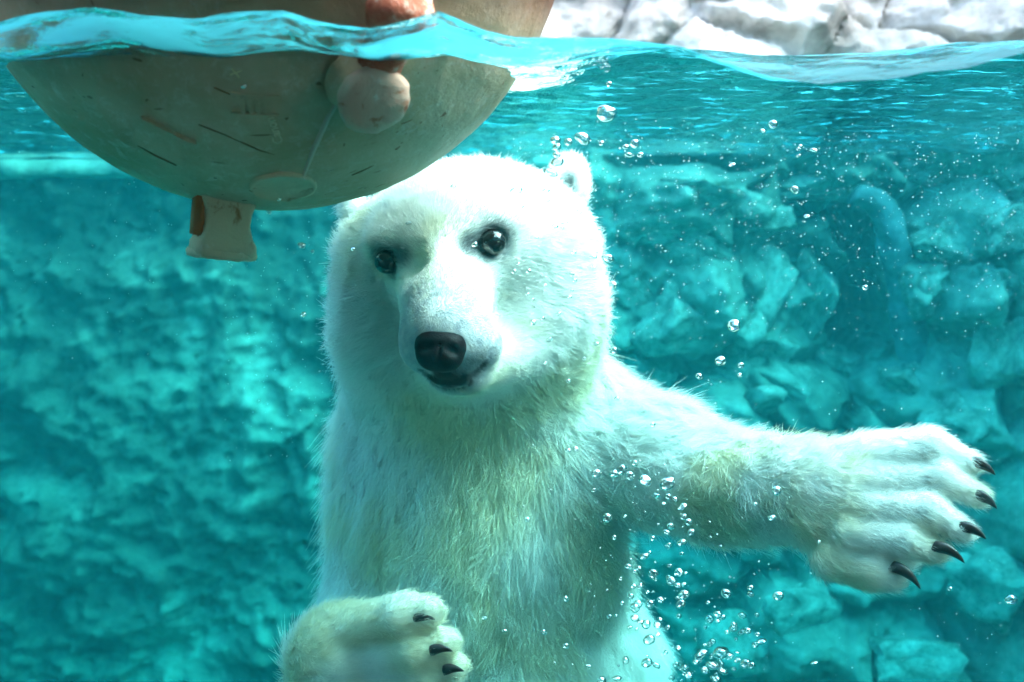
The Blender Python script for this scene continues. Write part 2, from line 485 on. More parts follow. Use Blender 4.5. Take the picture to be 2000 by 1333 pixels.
# carved away: eye sockets, inner ear, mouth corner
EYE = [(757, 511, 1.640, 24), (962, 473, 1.636, 25)]      # visible half width in photo pixels
CUT = []
def cut(c, r, k, rot=0.0):
    s = mpp(c[2])
    CUT.append(dict(t='ell', a=at(*c), r=np.array((r[0] * s, r[2], r[1] * s)), k=k, rot=R(rot)))
NOSE_C = at(860, 682, 1.525)
FACE_C = at(868, 640, 1.62)
THROAT = at(925, 690, 1.86)
PAWR, PAWL = at(1500, 965, 1.62), at(590, 1330, 1.66)

def d_prim(p, q):
    f = np.float32
    if q['t'] == 'cap':
        a = q['a'].astype(f); ba = (q['b'] - q['a']).astype(f)
        pa = p - a
        h = np.clip((pa @ ba) / f(ba @ ba), 0, 1)
        d = pa - h[:, None] * ba
        return np.sqrt(np.einsum('ij,ij->i', d, d)) - (f(q['ra']) + h * f(q['rb'] - q['ra']))
    d = p - q['a'].astype(f)
    if q['rot']:
        c, s = f(math.cos(q['rot'])), f(math.sin(q['rot']))
        d = np.stack([c * d[:, 0] + s * d[:, 2], d[:, 1], -s * d[:, 0] + c * d[:, 2]], 1)
    r = q['r'].astype(f)
    e = d / r
    k0 = np.sqrt(np.einsum('ij,ij->i', e, e)) + f(1e-6)
    e = e / r
    k1 = np.sqrt(np.einsum('ij,ij->i', e, e)) + f(1e-6)
    return k0 * (k0 - 1) / k1
def smin(a, b, k):
    if k <= 0: return np.minimum(a, b)
    h = np.maximum(k - np.abs(a - b), 0) / k
    return np.minimum(a, b) - h * h * (k * 0.25)
def body_sdf(p):
    p = np.ascontiguousarray(p, np.float32)
    d = None
    for q in PR:
        e = d_prim(p, q)
        d = e if d is None else smin(d, e, np.float32(q['k']))
    for q in CUT:
        e = d_prim(p, q)
        d = -smin(-d, e, np.float32(q['k']))
    return d
def sdf_grad(p, e=0.0015):
    g = np.stack([body_sdf(p + np.eye(3, dtype=np.float32)[i] * e) - body_sdf(p - np.eye(3, dtype=np.float32)[i] * e) for i in range(3)], 1)
    return g / (np.linalg.norm(g, axis=1)[:, None] + 1e-9)
# place each eye on the surface, then carve its socket
def surf_Y(px, py, y0=1.35, y1=2.2):
    Ys = np.linspace(y0, y1, 1700)
    P = np.array([at(px, py, y) for y in Ys])
    d = body_sdf(P)
    i = np.argmax(d < 0)
    return Ys[i]
EYES = []
for (ex, ey, eY, er) in EYE:
    Y0 = surf_Y(ex, ey)
    EYES.append((ex, ey, Y0, er))
for (ex, ey, Y0, er) in EYES:
    cut((ex, ey, Y0 + 0.004), (er * 1.15, er * 1.0, 0.016), 0.012, 12)
for (sx_, sy_) in ((795, 514), (922, 488)):
    cut((sx_, sy_, surf_Y(sx_, sy_) - 0.012), (26, 22, 0.017), 0.030, 10)
yE = surf_Y(1110, 365)
cut((1108, 372, yE - 0.004), (19, 36, 0.018), 0.010, -8)
# lip line at the bear's mouth
for (mx, my) in ((845, 738), (872, 746), (900, 740), (925, 726), (945, 708), (958, 690)):
    cut((mx, my, surf_Y(mx, my) - 0.001), (15, 3, 0.004), 0.004, {845: -20, 872: 0, 900: 18, 925: 35, 945: 48, 958: 60}[mx])

def grid_axis(*segs):
    o = []
    for a, b, h in segs:
        o.append(np.arange(a, b - 1e-6, h))
    return np.concatenate(o + [[segs[-1][1]]]).astype(np.float32)
gx = grid_axis((-0.46, 0.62, 0.0062))
gy = grid_axis((1.42, 1.78, 0.0055), (1.78, 2.46, 0.011))
gz = grid_axis((-1.92, -1.00, 0.016), (-1.00, -0.44, 0.0068), (-0.44, -0.07, 0.0052))
nx, ny, nz = len(gx), len(gy), len(gz)
F = np.empty((nx, ny, nz), np.float32)
YY, ZZ = np.meshgrid(gy, gz, indexing='ij')
for i0 in range(0, nx, 16):
    sl = gx[i0:i0 + 16]
    P = np.empty((len(sl), ny, nz, 3), np.float32)
    P[..., 0] = sl[:, None, None]; P[..., 1] = YY; P[..., 2] = ZZ
    F[i0:i0 + 16] = body_sdf(P.reshape(-1, 3)).reshape(len(sl), ny, nz)
# surface nets on the rectilinear grid
ins = F < 0
cnt = np.zeros((nx - 1, ny - 1, nz - 1), np.int8)
for a in (0, 1):
    for b in (0, 1):
        for c in (0, 1):
            cnt += ins[a:nx - 1 + a, b:ny - 1 + b, c:nz - 1 + c]
act = (cnt > 0) & (cnt < 8)
vid = np.full(act.shape, -1, np.int64)
ci = np.argwhere(act)
vid[act] = np.arange(len(ci))
V = np.stack([(gx[ci[:, 0]] + gx[ci[:, 0] + 1]) / 2, (gy[ci[:, 1]] + gy[ci[:, 1] + 1]) / 2, (gz[ci[:, 2]] + gz[ci[:, 2] + 1]) / 2], 1)
quads = []
for ax in range(3):
    s0 = [slice(None)] * 3; s1 = [slice(None)] * 3
    s0[ax] = slice(0, -1); s1[ax] = slice(1, None)
    A, B = ins[tuple(s0)], ins[tuple(s1)]
    u, w = [(1, 2), (2, 0), (0, 1)][ax]
    ch = np.argwhere(A != B)
    ch = ch[(ch[:, u] > 0) & (ch[:, w] > 0) & (ch[:, u] < [nx, ny, nz][u] - 1) & (ch[:, w] < [nx, ny, nz][w] - 1)]
    sgn = A[tuple(ch.T)]
    def nb(du, dw):
        k = ch.copy(); k[:, u] -= du; k[:, w] -= dw
        return vid[tuple(k.T)]
    q = np.stack([nb(0, 0), nb(1, 0), nb(1, 1), nb(0, 1)], 1)
    q[~sgn] = q[~sgn][:, ::-1]
    quads.append(q)
quads = np.concatenate(quads)
V = V.astype(np.float32)
for it in range(3):
    d = body_sdf(V); g = sdf_grad(V)
    V = V - g * np.clip(d, -0.006, 0.006)[:, None]
# colour of skin / fur by place on the animal
def to_px(p):
    q = p - np.array((0, 0, CAMZ))
    dep = q[:, 1] * CP - q[:, 2] * SP
    up = q[:, 1] * SP + q[:, 2] * CP
    return 1000 + FPX * q[:, 0] / dep, 666.5 - FPX * up / dep
def poly_dist(px, py, pts):
    best = np.full(len(px), 1e9)
    for (x0, y0), (x1, y1) in zip(pts[:-1], pts[1:]):
        dx, dy = x1 - x0, y1 - y0
        h = np.clip(((px - x0) * dx + (py - y0) * dy) / (dx * dx + dy * dy), 0, 1)
        best = np.minimum(best, np.hypot(px - x0 - h * dx, py - y0 - h * dy))
    return best
EYE_W = [at(ex, ey, Y0) for (ex, ey, Y0, er) in EYES]
LIP = [at(x, y, surf_Y(x, y)) for x, y in ((822, 722), (845, 738), (872, 746), (900, 740), (925, 726), (945, 708), (962, 686))]
TEAR = [[at(x, y, surf_Y(x, y)) for x, y in pts] for pts in (((768, 503), (784, 500)), ((940, 470), (915, 478)))]
EARC = at(1108, 374, surf_Y(1108, 374))
SMUT = [at(x, y, surf_Y(x, y)) for x, y in ((905, 728), (925, 712), (948, 700))]
PHIL = [at(x, y, surf_Y(x, y)) for x, y in ((862, 716), (868, 736))]
def seg_dist(p, pts):
    best = np.full(len(p), 1e9)
    for a, b in zip(pts[:-1], pts[1:]):
        ba = b - a; pa = p - a
        h = np.clip(pa @ ba / (ba @ ba), 0, 1)
        best = np.minimum(best, np.linalg.norm(pa - h[:, None] * ba, axis=1))
    return best
def dark_mask(p):
    m = np.zeros(len(p))
    for w, (ex, ey, Y0, er) in zip(EYE_W, EYES):
        m = np.maximum(m, sstep(0.0225, 0.0165, np.linalg.norm(p - w, axis=1)))
    m = np.maximum(m, 0.6 * sstep(0.006, 0.002, seg_dist(p, LIP[:6])))
    m = np.maximum(m, sstep(0.017, 0.011, seg_dist(p, PHIL)))
    front = [LIP[1], LIP[2], LIP[3]]
    m = np.maximum(m, sstep(0.015, 0.008, seg_dist(p, front)))
    return m
def grey_mask(p):
    m = np.zeros(len(p))
    for w in EYE_W: m = np.maximum(m, 0.7 * sstep(0.034, 0.016, np.linalg.norm(p - w, axis=1)))
    for t_ in TEAR: m = np.maximum(m, 0.85 * sstep(0.022, 0.006, seg_dist(p, t_)))
    m = np.maximum(m, 0.75 * sstep(0.030, 0.006, seg_dist(p, SMUT)))
    ee = (p - EARC) / np.array((0.020, 0.03, 0.034))
    m = np.maximum(m, 0.75 * sstep(1.0, 0.45, np.linalg.norm(ee, axis=1)))
    return m
Vd = V.astype(np.float64)
white = np.array((0.89, 0.885, 0.85)); dark = np.array((0.012, 0.011, 0.013)); grey = np.array((0.22, 0.23, 0.25))
def colour(p, jitter=0.0):
    n1 = fbm(p * 7.0, 3); n2 = fbm(p * 2.5 + 5, 2)
    yl = sstep(-0.1, 0.5, n1 + 0.5 * n2)[:, None]
    c = white * (1 - yl) + np.array((0.86, 0.82, 0.66)) * yl
    gm = grey_mask(p)[:, None]
    c = c * (1 - gm) + grey * gm
    mz = (sstep(0.125, 0.06, np.linalg.norm(p - NOSE_C, axis=1)) * np.clip(0.62 + 0.55 * fbm(p * 90, 3), 0.2, 1))[:, None]
    c = c * (1 - mz) + np.array((0.50, 0.54, 0.59)) * mz
    dm = dark_mask(p)[:, None]
    return c * (1 - dm) + dark * dm

def attr_mat(name, hair):
    m, nt, out = newmat(name)
    a = N(nt, 'ShaderNodeAttribute', attribute_name='coat')
    if hair:
        di = N(nt, 'ShaderNodeBsdfDiffuse'); tl = N(nt, 'ShaderNodeBsdfTranslucent'); gl = N(nt, 'ShaderNodeBsdfGlossy')
        gl.inputs['Roughness'].default_value = 0.35
        m1 = N(nt, 'ShaderNodeMixShader'); m1.inputs[0].default_value = 0.45
        m2 = N(nt, 'ShaderNodeMixShader'); m2.inputs[0].default_value = 0.05
        nt.links.new(a.outputs['Color'], di.inputs[0]); nt.links.new(a.outputs['Color'], tl.inputs[0])
        nt.links.new(di.outputs[0], m1.inputs[1]); nt.links.new(tl.outputs[0], m1.inputs[2])
        nt.links.new(m1.outputs[0], m2.inputs[1]); nt.links.new(gl.outputs[0], m2.inputs[2])
        nt.links.new(m2.outputs[0], out.inputs['Surface'])
    else:
        p = principled(nt, out, 0.6, 0.3)
        nt.links.new(a.outputs['Color'], p.inputs['Base Color'])
    return m
bear = empty('polar_bear', (0.02, 2.0, -1.88))
tag(bear, 'white polar bear upright under water, looking out with one paw spread wide', 'bear')
bm_me = mesh_np('body', V, quads)
ca = bm_me.attributes.new('coat', 'FLOAT_COLOR', 'POINT')
cols = np.ones((len(V), 4), np.float32); cols[:, :3] = colour(Vd)
ca.data.foreach_set('color', cols.ravel())
body = link('body', bm_me, attr_mat('bear_skin', False), bear)

# ---- fur
def comb_dir(p, w_list):
    pass
NH = 360000
tri = np.concatenate([quads[:, [0, 1, 2]], quads[:, [0, 2, 3]]])
T0, T1, T2 = V[tri[:, 0]], V[tri[:, 1]], V[tri[:, 2]]
cr = np.cross(T1 - T0, T2 - T0); area = np.linalg.norm(cr, axis=1) * 0.5
fn = cr / (2 * area[:, None] + 1e-12)
cen = (T0 + T1 + T2) / 3
vw = np.array((0, 0, CAMZ)) - cen; vw /= np.linalg.norm(vw, axis=1)[:, None]
facing = np.einsum('ij,ij->i', fn, vw)
pxc, pyc = to_px(cen.astype(np.float64))
dens = area * np.where(facing > -0.1, 1.0, np.where(facing > -0.6, 0.35, 0.1))
dens *= np.where(pyc > 1480, 0.06, 1.0)
dens *= np.where((np.linalg.norm(cen - FACE_C, axis=1) < 0.17), 2.6, 1.0)
dens *= np.where((np.linalg.norm(cen - NOSE_C, axis=1) < 0.11), 2.2, 1.0)
pick = rng.choice(len(tri), NH, p=dens / dens.sum())
r1, r2 = np.sqrt(rng.random(NH)), rng.random(NH)
P0 = (1 - r1)[:, None] * T0[pick] + (r1 * (1 - r2))[:, None] * T1[pick] + (r1 * r2)[:, None] * T2[pick]
P0 = P0.astype(np.float64)
keep = np.ones(NH, bool)
for w, (ex, ey, Y0, er) in zip(EYE_W, EYES):
    keep &= np.linalg.norm(P0 - w, axis=1) > er * mpp(Y0) * 1.18
keep &= dark_mask(P0) < 0.75
ne = (P0 - NOSE_C) / np.array((0.031, 0.03, 0.027))
keep &= np.einsum('ij,ij->i', ne, ne) > 1.0
P0 = P0[keep]; NH = len(P0)
Nn = sdf_grad(P0.astype(np.float32), 0.004).astype(np.float64)
W = np.zeros(NH); L = np.zeros(NH); D = np.zeros((NH, 3))
p32 = P0.astype(np.float32)
for q in PR:
    d = d_prim(p32, q).astype(np.float64)
    w = np.exp(-np.clip(d, -0.02, 0.2) / 0.012)
    if q['comb'] == 'axis':
        v = (q['b'] - q['a']); v = np.broadcast_to(v / np.linalg.norm(v), (NH, 3))
    elif q['comb'] == HEAD:
        v = P0 - FACE_C - np.array((0, -0.05, 0)); v = v / np.linalg.norm(v, axis=1)[:, None] + np.array((0, 0.5, -0.25))
    elif q['comb'] == 'chest':
        v = P0 - THROAT; v = v / np.linalg.norm(v, axis=1)[:, None] * np.array((0.6, 0.2, 0.6)) + np.array((0, 0, -0.6))
    elif q['comb'] == 'pawR':
        v = P0 - PAWR; v = v / np.linalg.norm(v, axis=1)[:, None]
    elif q['comb'] == 'pawL':
        v = P0 - PAWL; v = v / np.linalg.norm(v, axis=1)[:, None]
    else:
        v = np.broadcast_to(np.array((0, 0, -1.0)), (NH, 3))
    W += w; L += w * q['ln']; D += w[:, None] * v
L /= W; D /= W[:, None]
# low frequency swirl, then tangent projection
sw = np.stack([fbm(P0 * 9 + o, 2) for o in (0, 31, 57)], 1)
D = D / (np.linalg.norm(D, axis=1)[:, None] + 1e-6) + 0.55 * sw
D -= Nn * np.einsum('ij,ij->i', D, Nn)[:, None]
D /= (np.linalg.norm(D, axis=1)[:, None] + 1e-6)
L = L * rng.uniform(0.65, 1.15, NH) * (1 + 0.25 * fbm(P0 * 14 + 3, 2))
long_ = sstep(0.008, 0.03, L)
# clumps: tips drift up the gradient of a fine noise
e = 0.002; fr = 70.0
cg = np.stack([perlin((P0 + np.eye(3)[i] * e) * fr) - perlin((P0 - np.eye(3)[i] * e) * fr) for i in range(3)], 1) / (2 * e * fr)
cg2 = np.stack([perlin((P0 + np.eye(3)[i] * e) * 32 + 7) - perlin((P0 - np.eye(3)[i] * e) * 32 + 7) for i in range(3)], 1) / (2 * e * 32)
for g_ in (cg, cg2):
    g_ -= Nn * np.einsum('ij,ij->i', g_, Nn)[:, None]
rj = rng.normal(size=(NH, 3)) * 0.22
K = 6
S = np.linspace(0, 1, K)
lift = (0.55 - 0.12 * long_)
pos = np.empty((NH, K, 3), np.float32)
for k, s in enumerate(S):
    bend = s * (1 - 0.45 * s)
    off = Nn * (lift * bend)[:, None] + D * (s * (0.55 + 0.45 * s))
    off = off + (cg * 0.30 + cg2 * 0.38) * (s ** 1.4 * (0.15 + 0.85 * long_))[:, None] + rj * (s ** 1.6)
    pos[:, k] = P0 + off * L[:, None] - Nn * 0.0008
hc = bpy.data.hair_curves.new('fur')
hc.add_curves([K] * NH)
hc.attributes['position'].data.foreach_set('vector', pos.ravel())
rad = np.empty((NH, K), np.float32)
base_r = (0.00028 + 0.00016 * long_)
for k, s in enumerate(S):
    rad[:, k] = base_r * (1 - 0.85 * s ** 1.5)
ra = hc.attributes.get('radius') or hc.attributes.new('radius', 'FLOAT', 'POINT')
ra.data.foreach_set('value', rad.ravel())
hcol = np.ones((NH, 4), np.float32)
hcol[:, :3] = np.clip(colour(P0) * rng.uniform(0.9, 1.06, NH)[:, None], 0, 0.93)
at_c = hc.attributes.new('coat', 'FLOAT_COLOR', 'CURVE')
at_c.data.foreach_set('color', hcol.ravel())
hc.materials.append(attr_mat('bear_fur', True))
fur = bpy.data.objects.new('fur', hc)
C.objects.link(fur)
fur.parent = bear
fur.matrix_parent_inverse = Matrix.Translation(bear.location).inverted()

# ---- eyes, nose, claws
m, nt, out = newmat('bear_eye')
p = principled(nt, out, 0.08, 0.6)
p.inputs['Base Color'].default_value = (0.010, 0.008, 0.008, 1)
M['eye'] = m
m, nt, out = newmat('bear_nose')
p = principled(nt, out, 0.5, 0.08)
p.inputs['Base Color'].default_value = (0.007, 0.006, 0.008, 1)
vo = N(nt, 'ShaderNodeTexVoronoi'); vo.inputs['Scale'].default_value = 420
nt.links.new(objvec(nt), vo.inputs['Vector'])
b = bump(nt, vo.outputs['Distance'], 0.35, 0.001)
nt.links.new(b.outputs[0], p.inputs['Normal'])
M['nose'] = m
def sphere_me(name, seg=32, rings=20):
    bm = bmesh.new(); bmesh.ops.create_uvsphere(bm, u_segments=seg, v_segments=rings, radius=1)
    me = bpy.data.meshes.new(name); bm.to_mesh(me); bm.free()
    return me
for (ex, ey, Y0, er) in EYES:
    me = sphere_me('eye')
    r = er * mpp(Y0) * 1.02
    c = at(ex, ey, Y0 + 0.003)
    me.transform(Matrix.Translation(c) @ Matrix.Rotation(R(-12), 4, 'Y') @ Matrix.Diagonal((r * 1.06, r * 0.95, r, 1)))
    link('eye', me, M['eye'], bear)
# nose pad: rounded wedge with two nostrils
def nose_mesh():
    U, Vv = 72, 44
    th = np.linspace(0, 2 * np.pi, U, endpoint=False); ph = np.linspace(0.02, np.pi - 0.02, Vv)
    TH, PH = np.meshgrid(th, ph)
    # pole axis along -Y (towards the viewer)
    x = np.sin(PH) * np.cos(TH); z = np.sin(PH) * np.sin(TH); y = -np.cos(PH)
    sq = 0.72
    x = np.sign(x) * np.abs(x) ** sq; z = np.sign(z) * np.abs(z) ** sq
    wid = 1.0 + 0.10 * z                      # wider at the top
    z = np.where(z > 0, z * 0.86, z * 1.0)
    P = np.stack([x * wid * 0.0295, y * 0.024, z * 0.0275], -1)
    P[..., 2] -= 0.004 * (np.abs(x) ** 2) * (z > 0)
    for sx in (-1, 1):
        q = ((P[..., 0] - sx * 0.0155) / 0.0075) ** 2 + ((P[..., 2] + 0.004 + 0.25 * (P[..., 0] * sx - 0.0155)) / 0.0058) ** 2
        P[..., 1] += np.where(P[..., 1] < 0, 0.007 * np.exp(-q), 0)
    q = (P[..., 0] / 0.0018) ** 2
    P[..., 1] += np.where((P[..., 1] < 0) & (P[..., 2] < 0.004), 0.0025 * np.exp(-q), 0)
    i = np.arange(U * Vv).reshape(Vv, U)
    j = np.roll(i, -1, axis=1)
    fq = np.stack([i[:-1], i[1:], j[1:], j[:-1]], -1).reshape(-1, 4)
    me = mesh_np('nose', P.reshape(-1, 3), fq)
    return me
NY = surf_Y(860, 690) + 0.006
me = nose_mesh()
me.transform(Matrix.Translation(at(860, 681, NY)) @ Matrix.Rotation(R(7), 4, 'Y') @ Matrix.Rotation(R(-14), 4, 'X'))
link('nose', me, M['nose'], bear)
def claw_mesh(a, b, r, droop):
    a = Vector(a); b = Vector(b)
    L_ = (b - a).length
    ax = (b - a).normalized()
    dn = Vector((0, 0.3, -1)); dn = (dn - ax * dn.dot(ax)).normalized()
    sd = ax.cross(dn)
    rings, seg = 12, 10
    vs_, fs = [], []
    for i in range(rings + 1):
        t = i / rings
        c = a + ax * (L_ * t) - dn * (droop * L_ * 4 * t * (1 - t) * 0.5)
        rr = r * (1 - t ** 1.6) ** 0.8 + 0.0004
        for j in range(seg):
            an = 2 * math.pi * j / seg
            vs_.append(c + sd * (math.cos(an) * rr * 0.75) + dn * (math.sin(an) * rr * 1.15))
    for i in range(rings):
        for j in range(seg):
            fs.append((i * seg + j, i * seg + (j + 1) % seg, (i + 1) * seg + (j + 1) % seg, (i + 1) * seg + j))
    me = bpy.data.meshes.new('claw')
    me.from_pydata(vs_, [], fs + [tuple(range(seg))[::-1], tuple(rings * seg + j for j in range(seg))])
    return me
CL_R = [((1888, 902, 1.546), (1944, 928, 1.530)), ((1900, 966, 1.530), (1947, 994, 1.513)), ((1872, 1030, 1.513), (1926, 1053, 1.495)),
        ((1822, 1068, 1.510), (1884, 1100, 1.490)), ((1740, 1106, 1.518), (1798, 1151, 1.496))]
for a, b in CL_R:
    link('claw', claw_mesh(at(*a), at(*b), 0.0068, 0.3), M['claw'], bear)
CL_L = [((806, 1212, 1.526), (850, 1210, 1.514)), ((842, 1272, 1.516), (884, 1272, 1.504)), ((868, 1310, 1.518), (906, 1311, 1.506)),
        ((850, 1362, 1.528), (900, 1368, 1.508)), ((808, 1420, 1.54), (858, 1430, 1.52))]
for a, b in CL_L:
    link('claw', claw_mesh(at(*a), at(*b), 0.0058, 0.25), M['claw'], bear)

# ------------------------------------------------------------------ stones, cave rim and ledge of the rock wall
def stone_mesh(seed, sub=4):
    r_ = np.random.default_rng(seed)
    bm = bmesh.new(); bmesh.ops.create_icosphere(bm, subdivisions=sub, radius=1)
    v = np.array([x.co[:] for x in bm.verts])
    for _ in range(9):
        n = r_.normal(size=3); n /= np.linalg.norm(n)
        d = v @ n; c = r_.uniform(0.25, 0.75)
        v = v - n * np.clip(d - c, 0, None)[:, None] * 0.92
    nrm = v / np.linalg.norm(v, axis=1)[:, None]
    v = v + nrm * (0.22 * fbm(v * 1.7 + seed, 3) + 0.10 * fbm(v * 5 + seed, 4))[:, None]
    for x, c in zip(bm.verts, v): x.co = c
    me = bpy.data.meshes.new('stone'); bm.to_mesh(me); bm.free()
    return me
STM = [stone_mesh(i) for i in range(7)]
STONES = [(1290, 440, 130, 62, -18), (1420, 400, 95, 55, 10), (1390, 500, 105, 62, 25), (1500, 430, 70, 50, -20), (1560, 350, 150, 38, 4),
          (1480, 600, 85, 110, 12), (1330, 610, 100, 90, -8), (1580, 560, 48, 130, 8), (1400, 730, 130, 90, 20), (1560, 760, 120, 60, 35),
          (1270, 740, 70, 90, 0), (1680, 770, 100, 50, -25), (1820, 350, 90, 48, -10), (1850, 470, 70, 60, 20), (1920, 560, 75, 60, 0),
          (1960, 700, 95, 110, 12), (1900, 820, 90, 60, -15), (1760, 860, 90, 50, 10), (1950, 440, 70, 70, 0), (1650, 470, 26, 75, -32),
          (1240, 560, 60, 60, 30), (1350, 370, 90, 40, 5), (1440, 660, 70, 50, -30), (1530, 680, 60, 45, 15), (1640, 700, 60, 40, 0), (1800, 560, 45, 70, 10), (1830, 640, 60, 50, -20), (1780, 740, 60, 45, 30), (1340, 820, 60, 40, 0), (1470, 800, 70, 40, -12),
          (1600, 1190, 110, 80, 10), (1450, 1240, 90, 70, -20), (1750, 1280, 120, 80, 15), (1930, 1180, 120, 100, -5)]
for i, (px_, py_, a_, b_, rot) in enumerate(STONES):
    x, _, z = at(px_, py_, 4.1)
    yy = float(wall_depth(np.array([x]), np.array([z]))[0])
    s_ = mpp(yy)
    p_ = at(px_, py_, yy + 0.05)
    o = bpy.data.objects.new('stone', STM[i % 7]); C.objects.link(o)
    if not STM[i % 7].materials:
        STM[i % 7].materials.append(M['stone'])
        STM[i % 7].polygons.foreach_set('use_smooth', np.ones(len(STM[i % 7].polygons), bool))
    o.parent = rock
    o.location = p_
    o.rotation_euler = (R(20 * math.sin(i * 2.1)), R(rot), R(25 * math.sin(i * 1.3)))
    o.scale = (a_ * s_ * 1.1, 0.13 + 0.05 * math.sin(i * 3.7), b_ * s_ * 1.15)
def tube_mesh(name, pts, rad, seg=12, sub=6):
    """smooth tube through pts with radii rad"""
    pts = [Vector(p) for p in pts]
    fine, fr_ = [], []
    n = len(pts)
    for i in range(n - 1):
        p0, p1, p2, p3 = pts[max(i - 1, 0)], pts[i], pts[i + 1], pts[min(i + 2, n - 1)]
        for k in range(sub):
            t = k / sub
            fine.append(0.5 * ((2 * p1) + (p2 - p0) * t + (2 * p0 - 5 * p1 + 4 * p2 - p3) * t * t + (3 * p1 - p0 - 3 * p2 + p3) * t ** 3))
            fr_.append(rad[i] * (1 - t) + rad[i + 1] * t)
    fine.append(pts[-1]); fr_.append(rad[-1])
    vs_, fs = [], []
    for i, (c, r_) in enumerate(zip(fine, fr_)):
        d = (fine[min(i + 1, len(fine) - 1)] - fine[max(i - 1, 0)]).normalized()
        u = d.cross(Vector((0.13, 1, 0.21))).normalized(); w = d.cross(u)
        for j in range(seg):
            an = 2 * math.pi * j / seg
            vs_.append(c + (u * math.cos(an) + w * math.sin(an)) * r_)
    for i in range(len(fine) - 1):
        for j in range(seg):
            fs.append((i * seg + j, i * seg + (j + 1) % seg, (i + 1) * seg + (j + 1) % seg, (i + 1) * seg + j))
    fs += [tuple(range(seg))[::-1], tuple((len(fine) - 1) * seg + j for j in range(seg))]
    me = bpy.data.meshes.new(name); me.from_pydata(vs_, [], fs)
    return me
cyd = lambda a_, b_: at(a_, b_, float(wall_depth(np.array([at(a_ + 25, b_, 4.0)[0]]), np.array([at(a_, b_, 4.0)[2]]))[0]) + 0.0)
me = tube_mesh('cave_rim', [at(x_, y_, 4.05 + 0.02 * k_) for k_, (x_, y_) in enumerate(((1672, 378), (1722, 412), (1752, 480), (1758, 560), (1772, 640), (1795, 720)))],
               [0.03, 0.045, 0.05, 0.052, 0.055, 0.045], 20, 10)
v = np.array([x.co[:] for x in me.vertices]); v += (0.045 * fbm(v * 6, 4))[:, None] * np.array((0.8, 1, 0.3))
me.vertices.foreach_set('co', v.astype(np.float32).ravel())
link('cave_rim', me, M['blue'], rock)
bm = bmesh.new(); bmesh.ops.create_grid(bm, x_segments=60, y_segments=14, size=0.5)
lx = np.array([q.co[:] for q in bm.verts])
an = (lx[:, 1] + 0.5) * 2 * np.pi
P_ = np.stack([-2.6 + 1.75 * (lx[:, 0] + 0.5), wall_depth(-2.6 + 1.75 * (lx[:, 0] + 0.5), 0 * an - 0.05) + 0.05 + 0.12 * np.sign(np.cos(an)) * np.abs(np.cos(an)) ** 0.5, -0.038 + 0.030 * np.sign(np.sin(an)) * np.abs(np.sin(an)) ** 0.5], 1)
P_ += 0.012 * np.stack([0 * an, fbm(P_ * 5, 3), 0.6 * fbm(P_ * 5 + 9, 3)], 1)
for q, c in zip(bm.verts, P_): q.co = c
me = bpy.data.meshes.new('ledge'); bm.to_mesh(me); bm.free()
link('ledge', me, M['stone'], rock)

# ------------------------------------------------------------------ floating buoy
BC, BR = at(524, -176, 1.47), 0.322
m, nt, out = newmat('weathered_float_plastic')
p = principled(nt, out, 0.6, 0.3)
v = objvec(nt)
n1 = noise(nt, 7, 7, 0.6, v, 0.5)
cream = ramp(nt, n1.outputs[0], [(0.3, (0.44, 0.35, 0.20)), (0.5, (0.58, 0.49, 0.32)), (0.7, (0.68, 0.60, 0.46))]).outputs[0]
# pale scuffed crust
n2 = noise(nt, 60, 8, 0.8, v, 0.5)
cr_ = ramp(nt, n2.outputs[0], [(0.52, (0, 0, 0)), (0.64, (0.85, 0.85, 0.85))]).outputs[0]
n2b = noise(nt, 5, 3, 0.5, v)
crm = ramp(nt, n2b.outputs[0], [(0.38, (0.1, 0.1, 0.1)), (0.58, (0.8, 0.8, 0.8))]).outputs[0]
c = mixc(nt, mixc(nt, 1.0, cr_, crm, 'MULTIPLY'), cream, (0.78, 0.76, 0.68))
# brown scratches, stretched noise in two directions
for k_, (rz, sc3, th) in enumerate((((0.3, 0.5, 0.6), (9, 110, 80), 0.715), ((-0.2, -0.7, 0.3), (90, 80, 11), 0.72), ((0.1, 0.9, -0.5), (12, 90, 90), 0.725))):
    mp = N(nt, 'ShaderNodeMapping'); mp.inputs['Rotation'].default_value = rz; mp.inputs['Scale'].default_value = sc3
    nt.links.new(v, mp.inputs[0])
    n3 = noise(nt, 1.0, 2, 0.5, mp.outputs[0])
    sr = ramp(nt, n3.outputs[0], [(th, (0, 0, 0)), (th + 0.03, (0.85, 0.85, 0.85))]).outputs[0]
    c = mixc(nt, sr, c, (0.24, 0.12, 0.06))
# brown upper half above the usual floating line, its shade painted into the colour
sx = N(nt, 'ShaderNodeSeparateXYZ'); nt.links.new(v, sx.inputs[0])
mr = N(nt, 'ShaderNodeMapRange'); mr.inputs['From Min'].default_value = -BC[2] - 0.015; mr.inputs['From Max'].default_value = -BC[2] + 0.05
nt.links.new(sx.outputs['Z'], mr.inputs['Value'])
n4 = noise(nt, 3.5, 5, 0.6, v)
up_c = ramp(nt, n4.outputs[0], [(0.35, (0.025, 0.020, 0.010)), (0.5, (0.055, 0.034, 0.018)), (0.68, (0.19, 0.09, 0.05))]).outputs[0]
c = mixc(nt, mr.outputs[0], c, up_c)
nt.links.new(c, p.inputs['Base Color'])
nb_ = noise(nt, 55, 8, 0.7, v)
b = bump(nt, nb_.outputs[0], 0.5, 0.006)
nt.links.new(b.outputs[0], p.inputs['Normal'])
M['float'] = m
m, nt, out = newmat('orange_lug')
p = principled(nt, out, 0.65, 0.3)
n1 = noise(nt, 45, 7, 0.7, objvec(nt), 0.4)
